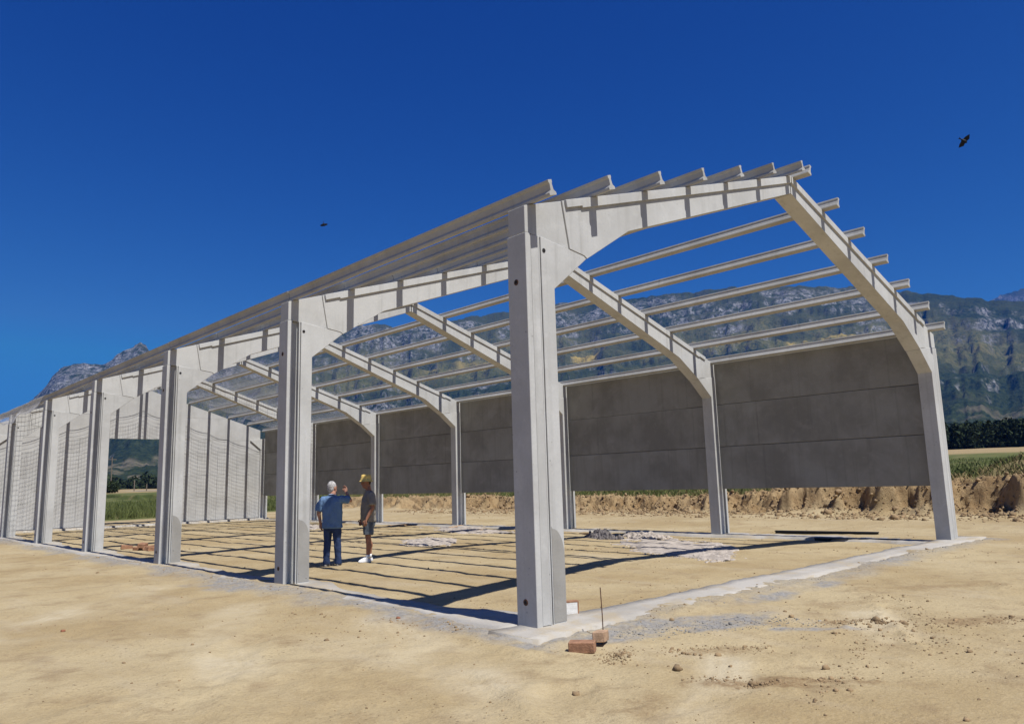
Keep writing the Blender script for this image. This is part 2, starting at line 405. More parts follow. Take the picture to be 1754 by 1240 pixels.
# fields
fl = gb.attr('field'); dist = gb.attr('farness')
gr = gb.mix(gb.ramp(gb.noise(gc, .25, 5, .65), .35, .65), (.075,.095,.029), (.125,.13,.046))
gr = gb.mix(gb.ramp(gb.noise(gb.coord('Object',(.05,.3,1),False), 1, 4), .5, .68, 0, .6), gr, (.21,.17,.08))
gr = gb.mix(gb.attr('dry'), gr, gb.mix(gb.ramp(nb,.3,.7), (.28,.20,.10), (.34,.26,.14)))
c = gb.mix(fl, c, gr)
gb.color(c)
hh = gb.math('ADD', gb.math('MULTIPLY', nb, .5), gb.math('ADD', gb.math('MULTIPLY', nc, .35), gb.math('MULTIPLY', peb, .25)))
hh = gb.math('ADD', hh, gb.math('MULTIPLY', n14, .5))
hh = gb.math('ADD', hh, gb.math('MULTIPLY', gb.math('MULTIPLY', bk, gb.noise(gc, 7, 6, .75, .5)), 3.0))
gb.bump(hh, .75, .045)
M['earth'] = gb.m
def dust(x, y):
    o = 0*x
    for x0,y0,x1,y1,bd,wd in ((-.35,2.4,-2.3,-3.2,.2,.42),(-.9,4.6,-2.9,.3,.3,.3),(-1.0,7.5,-5.4,1.2,.4,.4),(.4,-1.9,-2.4,-2.9,-.2,.22),(3.2,-1.9,.6,-4.2,.2,.3)):
        dx, dy = x1-x0, y1-y0; ln = math.hypot(dx,dy); t = ((x-x0)*dx+(y-y0)*dy)/ln**2
        off = ((x-x0)*dy-(y-y0)*dx)/ln - bd*4*t*(1-t)
        st_ = .82+.18*np.sin(off*62+.8*fbm(t*2,off*1,191,2))*np.clip(.5+2*fbm(x*1.7,y*1.7,193,2),0,1)
        o = np.maximum(o, sstep(0,.1,t)*sstep(1,.85,t)*np.exp(-(off/wd)**4)*st_*np.clip(.55+1.4*fbm(x*.9,y*.9,192,3),0,1))
    return o
dis = 0*GX
for cx, cy, rx, ry, a, k_ in ((2.3,-2.15,.35,.14,-.6,.9),(2.95,-3.05,.5,.2,-.8,.8),(-.3,-2.7,.55,.09,-.95,1),(.05,-2.95,.6,.08,-1.0,1),(.35,-1.75,.5,.13,-.9,.6),(3.3,-1.6,.8,.2,-.7,.5),(-.5,1.2,.25,.7,.2,.45),(-2.0,2.0,.3,.8,.3,.35),(-.85,-.9,.22,.22,0,.5),(5.2,-1.9,1.1,.3,-.6,.5),(-1.3,-2.3,.3,.2,.4,.5)):
    ca, sa = math.cos(a), math.sin(a); u = ((GX-cx)*ca+(GY-cy)*sa)/rx; v = (-(GX-cx)*sa+(GY-cy)*ca)/ry
    dis = np.maximum(dis, k_*sstep(1.1,.3,np.hypot(u,v)+1.1*fbm(GX*5,GY*5,87,4)))
gzv = gzv + .022*dis*(fbm(GX*8,GY*8,88,3)+.25)
R_ = np.hypot(GX-CAM.x, GY-CAM.y); AZ_ = np.degrees(np.arctan2(GX-CAM.x, GY-CAM.y))
dry = sstep(118, 135, R_ + 14*fbm(GX*.02,GY*.02,91,2))*(1-.0*R_)
dry = np.maximum(dry, .9*sstep(.05,.35,fbm(GX*.03,GY*.012+7,93,3))*sstep(60,80,R_)*sstep(30,20,AZ_))
dry = np.maximum(dry, .75*sstep(7,3.0,GX-foot(GY))*sstep(1.2,2,GX-foot(GY))*sstep(3.5,1,GY))
me = np_mesh('ground', np.stack([GX,GY,gzv],-1).reshape(-1,3), grid_faces(len(xs),len(ys)), M['earth'], True,
             {'field':fld,'bank':bnk,'cement':cem,'dry':dry,'dust':dust(GX,GY),'disturbed':dis,'farness':R_})
tag(link('ground', me), kind='structure')

# ------------------------------------------------------------------ mountains
az_pts = [-60,-30,0,6,8,9.6,10.8,11.9,13,14.5,15.6,16.7,17.6,19,22,26,30,32.7,35.4,38,42.6,47.2,53.4,60,65.2,68,71,73.8,75.8,78,85,100,125]
el_pts = [3,3,3.0,3.3,3.9,4.9,6.3,7.9,8.3,8.5,9.3,10.05,9.3,8.4,9.2,10.3,11.3,12.05,11.8,12.1,12.7,13.3,13.45,13.5,13.2,12.7,12.0,11.4,10.8,10.3,9.4,8,6]
def mountain(name, azr, naz, r0, rr, r1, nr, elf, seed, rockbias):
    az = np.linspace(azr[0], azr[1], naz); t = np.linspace(0, 1.18, nr)
    A, T = np.meshgrid(az, t, indexing='ij')
    R = r0 + (rr-r0)*T
    X = CAM.x + R*np.sin(np.radians(A)); Y = CAM.y + R*np.cos(np.radians(A))
    E = elf(A)
    q = T + .05*fbm(A*.16, T*3, seed, 3)
    g = np.interp(q, [0,.12,.3,.5,.555,.60,.76,.84,.885,.94,1,1.06,1.18], [-.02,.07,.22,.40,.50,.545,.68,.745,.86,.90,1,.97,.9])
    base = 1.45 + R*np.tan(np.radians(E*g))
    amp = np.clip(T*1.6, .06, 1)*rr/3000.
    n = ridged(X/260., Y/260., seed+3, 5)*24 + fbm(X/60., Y/60., seed+9, 4)*26
    gul = ridged(A*.55, R/2600., seed+14, 4)*30
    edge = 1 - .75*sstep(.9,1.0,T)*sstep(1.12,1.0,T)
    Z = base + amp*edge*(n*.62 + gul*.42 - 8)
    # rock ledges: terrace the surface
    st = 52*rr/3000.; ph = Z/st + .9*fbm(X/420., Y/420., seed+20, 3); fr = ph-np.floor(ph)
    Z = Z + amp*edge*st*.55*(sstep(.35,.65,fr)-fr)*sstep(.2,.5,T)
    Z = Z + amp*edge*fbm(X/18., Y/18., seed+31, 2)*9
    dR = np.gradient(Z, axis=1)/np.gradient(R, axis=1); dA = np.gradient(Z, axis=0)/(R*np.radians(az[1]-az[0]))
    steep = np.hypot(dR, dA)
    band = np.exp(-((q-.555)/.05)**2) + 1.2*np.exp(-((q-.935)/.085)**2)
    rock = sstep(.70, 1.35, steep*.42 + .72*band + .95*fbm(X/90., Y/90., seed+41, 4) - .12 + rockbias + .9*sstep(24,15,A)*sstep(.45,.75,q) - .22*sstep(66,74,A))
    green = sstep(.58,.74,q)*(1-.7*sstep(.84,.90,q)) * sstep(-.35,.25,fbm(X/200.,Y/200.,seed+45,3)+.12)
    yellow = np.exp(-((q-.775-.03*fbm(A*.3,A*0,seed+50,2))/.028)**2)*sstep(.0,.25,fbm(A*.45,R/90.,seed+52,3))*sstep(34,40,A)*sstep(80,66,A)
    tan = .6*sstep(.22,.36,fbm(A*.9,R/40.,seed+60,3))*sstep(.30,.12,T)*sstep(.0,.03,T)*sstep(40,25,A)
    tan = np.maximum(tan, .4*sstep(.22,.36,fbm(X/70.,Y/120.,seed+63,3))*sstep(.5,.3,T))
    me = np_mesh(name, np.stack([X,Y,Z],-1).reshape(-1,3), grid_faces(naz,nr), M['mountain'], True,
                 {'rock':rock,'green':green,'yellow':yellow,'tan':tan})
    return tag(link(name, me), kind='structure')
mg = NG('mountain_slope', .95, .05)
mc = mg.coord('Object', rnd=False)
m1 = mg.noise(mc, .035, 6, .7); m2 = mg.noise(mc, .11, 5, .7); m3 = mg.noise(mc, .010, 5, .6)
forest = mg.mix(mg.ramp(m2, .35, .65), (.012,.022,.010), (.042,.055,.022))
grass = mg.mix(mg.ramp(m1, .3, .7), (.085,.09,.032), (.15,.135,.055))
rockc = mg.mix(mg.ramp(mg.noise(mg.coord('Object',(1,1,3.5),False), .05, 6, .7), .35, .7), (.10,.10,.10), (.36,.35,.345))
cc = mg.mix(mg.math('MULTIPLY', mg.attr('green'), mg.ramp(m2, .66, .46)), forest, grass)
cc = mg.mix(mg.math('MULTIPLY', mg.attr('yellow'), mg.ramp(m1, .3, .6)), cc, (.34,.25,.07))
cc = mg.mix(mg.math('MULTIPLY', mg.attr('tan'), mg.ramp(m1, .3, .55)), cc, (.34,.27,.19))
rk_ = mg.math('MULTIPLY', mg.attr('rock'), mg.ramp(m1, .40, .54)); rk_ = mg.math('MULTIPLY', rk_, mg.ramp(m2, .42, .52, .12, 1))
cc = mg.mix(rk_, cc, rockc)
mg.color(cc); mg.bump(m1, .8, 14)
M['mountain'] = mg.m
E_main = lambda A: np.interp(A, az_pts, el_pts) + .22*fbm(A*1.1, A*0, 101, 4)
mountain('mountain', (-14, 112), 1000, 440, 2900, None, 250, E_main, 200, 0.0)
E_far = lambda A: np.interp(A, [70,75.3,76.4,78.1,82,90,110], [8,10.15,10.75,11.0,11.3,10.4,8]) + .08*fbm(A*1.3, A*0, 131, 3)
mountain('mountain', (68, 115), 260, 4200, 6200, None, 60, E_far, 300, .45)

# ------------------------------------------------------------------ foundation strip
def strip(name, pts_out, pts_in, zt=0.):
    n = len(pts_out); V = []
    for i in range(n):
        (ox,oy), (ix,iy) = pts_out[i], pts_in[i]
        for k in range(6):
            s = (-.06, 0, .25, .7, 1, 1.08)[k]
            x = ox + (ix-ox)*s; y = oy+(iy-oy)*s
            z = zt - .004 + .010*float(fbm(x*2.5,y*2.5,120,3)) + .014*float(fbm(x*7,y*7,121,2)) if 0 < k < 5 else -.3
            V.append((x,y,z))
    F = grid_faces(n, 6)
    e = (n-1)*6
    F = np.concatenate([F, [[0,1,4,5],[1,2,3,4],[e+5,e+4,e+1,e],[e+4,e+3,e+2,e+1]]])
    return F, np.array(V)
def join_np(parts):
    V = []; F = []; o = 0
    for f, v in parts: V.append(v); F.append(np.asarray(f)+o); o += len(v)
    return np.concatenate(V), np.concatenate(F)
s = np.arange(-.42, 13.45, .07)
e1 = .12*fbm(s*.8, 0*s, 140, 4); e2 = .10*fbm(s*.9, 0*s+5, 141, 4)
wid = .06*sstep(2,.6,s)
fo = [(a, -.33-.02+b-w_) for a, b, w_ in zip(s, e1, wid)]; fi = [(a, .27+c_*.9) for a, c_ in zip(s, e2)]
P1 = strip('g', fo, fi)
s2 = np.arange(.28, YEND+.6, .07)
e1 = .09*fbm(s2*.8, 0*s2+9, 142, 4); e2 = .10*fbm(s2*.9, 0*s2+5, 143, 4)
pad = np.zeros_like(s2)
for i in range(7): pad = np.maximum(pad, sstep(1.6,.5,np.abs(s2-i*L-D/2)))
fo = [(-.17-.1*p_+b, a) for a, b, p_ in zip(s2, e1, pad)]; fi = [(.30+.28*p_+c_, a) for a, c_, p_ in zip(s2, e2, pad)]
P2 = strip('a', fo[::-1], fi[::-1], -.004)
P3 = strip('b', [(W-.5-.2*p_+c_, a) for a, c_, p_ in zip(s2, e2, pad)][::-1], [(W+.3+b, a) for a, b in zip(s2, e1)][::-1], -.052)
s3 = np.arange(.0, 12.9, .1); e3 = .08*fbm(s3*.9, 0*s3, 144, 3)
P4 = strip('e', [(a, YEND-.35+b) for a, b in zip(s3, e3)], [(a, YEND+.5+b) for a, b in zip(s3, e3)], -.008)
V_, F_ = join_np([(f, v) for f, v in (P1, P2, P3, P4)])
tag(link('foundation_strip', np_mesh('foundation_strip', V_, F_, M['strip'], False)), kind='structure')

# ------------------------------------------------------------------ the hangar
hangar = empty('hangar', (0,0,0))
tag(hangar, 'unfinished roofless hangar of pale precast concrete columns, roof beams, purlins and wall panels', 'building')

def column_mesh(mirror):
    b = MB()
    y0, y1 = -.012, D+.012
    b.box(-.012, .07, y0, y1, -.05, 4.158)
    b.box(.066, .196, .06, D-.06, -.05, 4.15)
    b.box(.188, .211, y0+.001, y1-.001, -.05, 4.157)
    b.box(.206, .232, .022, D-.022, -.05, 4.155)
    b.prism_y([(.226,-.05),(.428,-.05),(.428,3.582),(.992,4.034),(.95,4.064),(.226,4.156)], y0, y1)
    if mirror:
        b.v = [(-x,y,z) for x,y,z in b.v]; b.f = [f[::-1] for f in b.f]
    return b.mesh('column', M['precast'], bevel=.005)
colA = column_mesh(False); colB = column_mesh(True)
def disc_mesh(axis):
    b = MB(); n = 14; R = .024
    if axis == 'y': b.tube([(0,-.004,0),(0,.03,0)], [R,R*.9], n)
    else: b.tube([(-.004,0,0),(.03,0,0)], [R*.8,R*.7], n)
    return b.mesh('bolt_hole', M['hole'])
holeY = disc_mesh('y'); holeX = disc_mesh('x')
ringm = MB().tube([(-.003,0,0),(.02,0,0)], [.034,.034], 14).mesh('bolt_socket', M['rust'])
fillm = MB().box(.072,.186,-.008,.058,.0,4.148).mesh('groove_fill', M['precast'])
pv = [(.236,.01),(.42,.01)]
for k in range(9):
    a = k/8*math.pi/2; pv.append((.42-.17*(1-math.cos(a)), .66+.30*math.sin(a)))
pv.append((.236,.98))
patchm = MB().prism_y(pv, -.016, .0).mesh('repair_patch', M['patch'])
panel_pieces = []
for i in range(NF):
    y = i*L
    for side in 'AB':
        o = link('column', colA if side=='A' else colB, hangar, (0 if side=='A' else W, y, 0))
        if side == 'A':
            link('bolt_hole', holeY, o, (.27, -.014, 4.0))
            for zz in (3.62, .23):
                q = link('bolt_socket', ringm, o, (-.013, .15, zz)); 
                link('bolt_hole', holeX, o, (-.015, .15, zz))
            if i in (0,1,2): link('repair_patch', patchm, o)
            if i == 0: link('groove_fill', fillm, o)
        elif i == 0:
            f = link('groove_fill', fillm, o, (-W+12.54, 0, 0)); f.location = (-.26, 0, 0)

def beam_mesh(mirror):
    b = MB(); zt = lambda x: ZB + SLOPE*x
    b.prism_y([(0,4.168),(0,zt(0)-.003),(.60,zt(.60)-.003),(.71,4.10)], .002, D-.002)
    b.prism_y([(.60,zt(.6)-.004),(6.385,zt(6.385)-.004),(6.385,6.195),(1.826,4.552),(1.0,4.037),(.955,4.066),(.705,4.10)], -.018, D+.018)
    b.prism_y([(.635,zt(.635)-.002),(6.386,zt(6.386)),(6.386,zt(6.386)-.125),(.93,zt(.93)-.125),(.92,zt(.92)-.10),(.655,zt(.655)-.10)], -.05, D+.05)
    if mirror:
        b.v = [(-x,y,z) for x,y,z in b.v]; b.f = [f[::-1] for f in b.f]
    return b.mesh('roof_beam', M['precast'], bevel=.004)
bmA = beam_mesh(False); bmB = beam_mesh(True)
tie = MB().box(6.37,6.43,.06,.21,6.24,6.46).mesh('ridge_joint', M['precast'])
for i in range(NF-1):
    o = link('roof_beam', bmA, hangar, (0, i*L, 0)); link('roof_beam', bmB, hangar, (W, i*L, 0))
    link('ridge_joint', tie, o)
sec = [(-.056,0),(.056,0),(.056,.028),(.024,.058),(.018,.128),(.030,.145),(.030,.172),(-.030,.172),(-.030,.145),(-.018,.128),(-.024,.058),(-.056,.028)]
OV = .326
lens = [(-OV, L+D/2-.008), (D/2+.008, L+D/2-.008)]
pmesh = [MB().prism_y(sec, a, b).mesh('purlin', M['purlin']) for a, b in lens]
pend = MB().prism_y(sec, D/2+.008, L+.10).mesh('purlin', M['purlin'])
def purlin_x(k): return .128 + 1.0332*k - .006*k
clipm = MB().tube([(-.075,0,.012),(-.07,0,.03),(-.03,0,.05)], .007, 6).tube([(.075,0,.012),(.07,0,.03),(.03,0,.05)], .007, 6).mesh('fixing', M['rust'])
for i in range(NF-1):
    me = pmesh[0] if i == 0 else (pend if i == NF-2 else pmesh[1])
    for k in range(7):
        x = purlin_x(k)
        for sgn in (1,-1):
            xx = x if sgn == 1 else W-x
            if sgn == -1 and k == 0: xx = W-.30          # the far eave purlin sits further in
            dz = random.uniform(-.003,.004)
            o = link('purlin', me, hangar, (xx, i*L, ZB+SLOPE*x+.006+dz), (random.uniform(-.0006,.0006), -sgn*SL_A+random.uniform(-.015,.015), 0))
# side wall panels (far side)
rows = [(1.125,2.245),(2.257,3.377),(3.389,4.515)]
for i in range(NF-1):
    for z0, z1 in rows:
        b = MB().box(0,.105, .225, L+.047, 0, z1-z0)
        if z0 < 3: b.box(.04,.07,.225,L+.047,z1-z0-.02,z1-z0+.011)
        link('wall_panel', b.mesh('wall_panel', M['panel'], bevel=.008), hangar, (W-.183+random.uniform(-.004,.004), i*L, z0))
# end wall panels, cut to the roof slope
def clip(poly, a, b, c):                    # keep a*x+b*z<=c
    out = []
    for i in range(len(poly)):
        p, q = poly[i], poly[(i+1)%len(poly)]; dp = a*p[0]+b*p[1]-c; dq = a*q[0]+b*q[1]-c
        if dp <= 0: out.append(p)
        if dp*dq < 0:
            t = dp/(dp-dq); out.append((p[0]+(q[0]-p[0])*t, p[1]+(q[1]-p[1])*t))
    return out
ez = [.012,1.13,2.24,3.35,4.03,5.14,6.6]
for x0, x1, lo in ((.43,4.70,0),(4.712,8.088,4),(8.10,12.37,0)):
    for r in range(lo, 6):
        poly = [(x0,ez[r]),(x1,ez[r]),(x1,ez[r+1]-.005),(x0,ez[r+1]-.005)]
        poly = clip(poly, -SLOPE, 1, ZB-.02); poly = clip(poly, SLOPE, 1, ZB-.02+SLOPE*W)
        if len(poly) < 3: continue
        yy = random.uniform(-.004,.004)
        link('wall_panel', MB().prism_y(poly, YEND+.06, YEND+.19).mesh('wall_panel', M['end_panel'], bevel=.003), hangar, (0, yy, 0))

# ------------------------------------------------------------------ safety net over the last two bays
net = empty('safety_net', (W/2, 4*L, ZB))
tag(net, 'grey safety net draped over the purlins of the last two roof bays', 'safety net')
Y0, Y1 = 4*L+.2, 6*L-.75
def net_z(x, y):
    x = np.asarray(x, float); y = np.asarray(y, float)
    xm = np.minimum(x, W-x)
    k = np.clip((xm-purlin_x(0))/1.0332, -1, 6); fr = k-np.floor(k)
    z = ZB + SLOPE*np.clip(xm,-.05,9) + .19
    tt = (y-Y0)/(Y1-Y0)
    sag = .10*(4*fr*(1-fr))*(.75+.5*vnoise(x*.9,y*.35,150))*(k>=0)*(xm<purlin_x(6))
    fs = np.abs(((y-D/2)/L) % 1.0 - .5)*2
    z = z - sag - .0*fs
    z = np.where(x < -.02, z - (.02-x)*2.4*(.6+.6*(vnoise(y*.8,0*y,152)+.5)), z)
    z = z - .03*np.maximum(0, vnoise(x*1.5, y*1.5, 153))
    return z
def cords(lines, r):
    V = []; F = []; o = 0
    for P in lines:
        n = len(P); t = np.gradient(P, axis=0); t /= np.linalg.norm(t, axis=1, keepdims=True)+1e-9
        a = np.cross(t, [.3,.2,1.]); a /= np.linalg.norm(a,axis=1,keepdims=True)+1e-9; b = np.cross(t, a)
        ring = [P + r*(math.cos(q)*a + math.sin(q)*b) for q in (0, 2.094, 4.189)]
        V.append(np.stack(ring,1).reshape(-1,3))
        i = np.arange(n-1)[:,None]*3 + np.arange(3)[None,:]; j = np.arange(n-1)[:,None]*3 + ((np.arange(3)+1)%3)[None,:]
        F.append(np.stack([i,j,j+3,i+3],-1).reshape(-1,4)+o); o += n*3
    return np.concatenate(V), np.concatenate(F)
lines = []
xsn = np.arange(-.22, W+.02, .1)
for x in np.arange(-.2, W, .112):
    y = np.arange(Y0, Y1+.01, .45); xx = np.full_like(y, x); lines.append(np.stack([xx, y, net_z(xx,y)],-1))
for y in np.arange(Y0, Y1, .112):
    yy = np.full_like(xsn, y); lines.append(np.stack([xsn, yy, net_z(xsn,yy)],-1))
V_, F_ = cords(lines, .0046); V_ -= np.array([W/2, 4*L, ZB])
tag(link('netting', np_mesh('netting', V_, F_, M['net']), net), kind='stuff')
lines = []
for y in (Y0, Y1):
    yy = np.full_like(xsn, y); lines.append(np.stack([xsn, yy, net_z(xsn,yy)],-1))
y = np.arange(Y0, Y1+.01, .3)
for k in range(0,6):
    for x in (purlin_x(k)+.5, W-purlin_x(k)-.5):
        xx = np.full_like(y, x); lines.append(np.stack([xx, y, net_z(xx,y)-.01],-1))
xx = np.full_like(y, -.2); lines.append(np.stack([xx, y, net_z(xx,y)],-1))
for P in lines:
    V_, F_ = cords([P], .011 if P[0][1]==P[-1][1] else .006); V_ -= np.array([W/2, 4*L, ZB])
    link('border_rope', np_mesh('border_rope', V_, F_, M['rope']), net)

# ------------------------------------------------------------------ people
def remesh(b, name, mat, vox, parent, sm=2, wr=0):
    me = b.mesh(name); o = bpy.data.objects.new(name, me); COL.objects.link(o)
    md = o.modifiers.new('r', 'REMESH'); md.mode = 'VOXEL'; md.voxel_size = vox
    dg = bpy.context.evaluated_depsgraph_get(); dg.update()
    nm = bpy.data.meshes.new_from_object(o.evaluated_get(dg))
    bpy.data.objects.remove(o)
    bm = bmesh.new(); bm.from_mesh(nm)
    for _ in range(sm): bmesh.ops.smooth_vert(bm, verts=bm.verts, factor=.5, use_axis_x=True, use_axis_y=True, use_axis_z=True)
    if wr:
        bm.normal_update()
        co = np.array([v.co for v in bm.verts]); no = np.array([v.normal for v in bm.verts])
        d_ = ridged(co[:,0]*5+co[:,2]*3.2, co[:,2]*6.5-co[:,0]*2.5+co[:,1]*4, 400, 2)*.5 + fbm(co[:,0]*16+co[:,1]*9, co[:,2]*13, 410, 2)
        co = co + no*(d_*wr)[:,None]
        for v, c_ in zip(bm.verts, co): v.co = c_
    bm.to_mesh(nm); bm.free(); nm.name = name
    nm.polygons.foreach_set('use_smooth', [True]*len(nm.polygons)); nm.materials.clear(); nm.materials.append(mat)
    return link(name, nm, parent)
def hand(b, wr, d, pn, thumb):
    """palm from wrist wr along d (unit), palm normal pn, thumb side vector"""
    wr = Vector(wr); d = Vector(d).normalized(); th = Vector(thumb); th = (th - d*th.dot(d)).normalized(); pn = d.cross(th).normalized()*(1 if d.cross(th).dot(Vector(pn))>0 else -1)
    b.tube([wr-d*.02, wr+d*.02, wr+d*.06, wr+d*.092], [(.027,.02),(.036,.018),(.042,.016),(.04,.014)], 10)
    b.add([],[])
    for k, ln in enumerate((.072,.080,.074,.058)):
        base = wr + d*.085 + th*(.030-.020*k)
        c1 = base + d*ln*.5 + pn*.010; c2 = base + d*ln*.85 + pn*.030
        b.tube([base-d*.02, base, c1, c2], [.0095,.0095,.0088,.007], 7)
    t0 = wr + d*.03 + th*.03
    b.tube([t0-th*.015, t0+th*.02+d*.02, t0+th*.03+d*.05+pn*.01, t0+th*.025+d*.072+pn*.02], [.013,.0125,.011,.008], 7)
def eye_pair(parent, hc, hrot, mat):
    for sx in (-1,1):
        link('eye', MB().ball(hc + hrot @ Vector((sx*.031,.088,.008)), .0115, 8, 6).mesh('eye', mat, smooth=True), parent)
SK = plain('skin_tan', (.42,.215,.14), .6, .08, 20, .05)
SKD = plain('skin_tanned_dark', (.30,.14,.085), .6, .08, 20, .05)
def head(b, hc, hrot, tilt_nose=True):
    b.ball(hc + hrot@Vector((0,0,.02)), (.078,.098,.115), 16, 12, hrot)
    b.ball(hc + hrot@Vector((0,.03,-.055)), (.058,.066,.066), 14, 9, hrot)
    b.tube([hc+hrot@Vector((0,.092,.02)), hc+hrot@Vector((0,.112,-.022)), hc+hrot@Vector((0,.098,-.03))], [.009,.016,.012], 8)
    b.ball(hc+hrot@Vector((0,.090,-.062)), (.026,.012,.009), 10, 6, hrot)
    for sx in (-1,1):
        b.ball(hc+hrot@Vector((sx*.08,-.005,-.005)), (.012,.024,.034), 8, 6, hrot)
def cloth(name, col, rough=.9, var=.15):
    g = NG(name, rough, .1); v = g.coord()
    n = g.noise(g.coord(scale=(1,1,.5)), 6, 4, .6, .8); f = g.noise(v, 60, 3)
    g.color(g.mix(g.ramp(n,.3,.7), tuple(c*(1-var) for c in col), tuple(c*(1+var) for c in col)))
    g.bump(n, .55, .04); return g.m

def man_blue():
    root = empty('person', (2.43, 8.33, g1(2.43,8.33)), -math.radians(50))
    tag(root, 'grey haired man in loose blue short sleeved shirt and jeans, right hand raised', 'person')
    hr = Matrix.Rotation(math.radians(-28),3,'Z') @ Matrix.Rotation(math.radians(10),3,'X')
    hc = Vector((-.015,.03,1.565))
    b = MB()
    b.loft([(0,0,.80,.15,.10),(0,0,.9,.17,.115),(0,0,1.05,.165,.115),(0,0,1.2,.18,.12),(0,0,1.3,.19,.11),(0,.0,1.375,.15,.085),(0,.01,1.42,.07,.06),(-.005,.02,1.5,.056,.058),(-.01,.03,1.56,.055,.06)], 18)
    head(b, hc, hr)
    L1 = [(-.175,0,1.335),(-.255,-.01,1.21),(-.275,-.03,1.05),(-.255,.02,.86)]
    b.tube([(-.1,0,1.34)]+L1, [.05,.055,.046,.040,.027], 10)
    hand(b, (-.253,.025,.85), (.05,.12,-1), (1,0,0), (0,1,0))
    R1 = [(.175,0,1.335),(.27,.03,1.32),(.355,.08,1.30),(.27,.17,1.40),(.215,.22,1.46)]
    b.tube([(.1,0,1.34)]+R1, [.05,.055,.048,.043,.034,.027], 10)
    hand(b, (.21,.225,1.465), (-.25,.2,1), (-.6,-.5,.2), (-.8,.3,0))
    for sx, fy in ((-1,0),(1,.06)):
        b.tube([(sx*.085,0,.86),(sx*.1,.01+fy*.4,.46),(sx*.108,fy-.01,.08)], [.085,.055,.036], 10)
    remesh(b, 'body', SK, .0075, root)
    eye_pair(root, hc, hr, plain('eye_dark', (.03,.02,.02), .3))
    h = MB()
    h.ball(hc+hr@Vector((0,-.012,.042)), (.085,.102,.105), 16, 10, hr); h.ball(hc+hr@Vector((0,-.045,-.01)), (.077,.066,.075), 12, 8, hr)
    hair = remesh(h, 'hair', plain('grey_hair', (.40,.38,.36), .9, .4, 30, .6), .012, root, 1)
    s_ = MB()
    s_.loft([(0,.005,.76,.212,.155),(0,0,.84,.21,.152),(0,0,1.0,.205,.15),(0,0,1.18,.212,.148),(0,0,1.29,.21,.13),(0,0,1.36,.165,.10),(-.005,.01,1.41,.085,.075),(-.005,.012,1.43,.07,.066)], 22)
    s_.tube([(-.1,0,1.33),(-.185,0,1.335),(-.262,-.01,1.215),(-.285,-.02,1.10)], [.07,.082,.082,.086], 12)
    s_.tube([(.1,0,1.33),(.185,0,1.335),(.275,.03,1.32),(.335,.065,1.305)], [.07,.082,.08,.080], 12)
    shirt = remesh(s_, 'shirt', cloth('blue_shirt', (.125,.205,.335)), .011, root, 2, .011)
    c_ = MB().tube([(-.078,0,1.415),(-.04,-.062,1.44),(.03,-.062,1.44),(.075,.0,1.415)], [(.02,.008)]*4, 8)
    remesh(c_, 'collar', cloth('pale_collar', (.42,.52,.66)), .006, root, 1)
    j = MB()
    j.loft([(0,0,.70,.155,.115),(0,0,.80,.175,.13),(0,0,.90,.172,.125)], 18)
    for sx, fy in ((-1,0),(1,.06)):
        j.tube([(sx*.085,0,.84),(sx*.092,0,.74),(sx*.1,.012+fy*.4,.46),(sx*.11,fy-.008,.2),(sx*.112,fy,.045)], [.098,.095,.072,.066,.07], 12)
    remesh(j, 'jeans', cloth('jeans_denim', (.035,.055,.12), .9, .35), .011, root, 2, .011)
    for sx, fy in ((-1,0),(1,.06)):
        k = MB(); k.loft([(sx*.115,fy+.05,.0,.046,.125),(sx*.115,fy+.05,.03,.048,.128),(sx*.115,fy+.045,.05,.044,.11),(sx*.114,fy+.01,.085,.042,.06)], 14)
        remesh(k, 'shoe', plain('grey_shoe', (.20,.185,.17), .8), .009, root, 1)
man_blue()
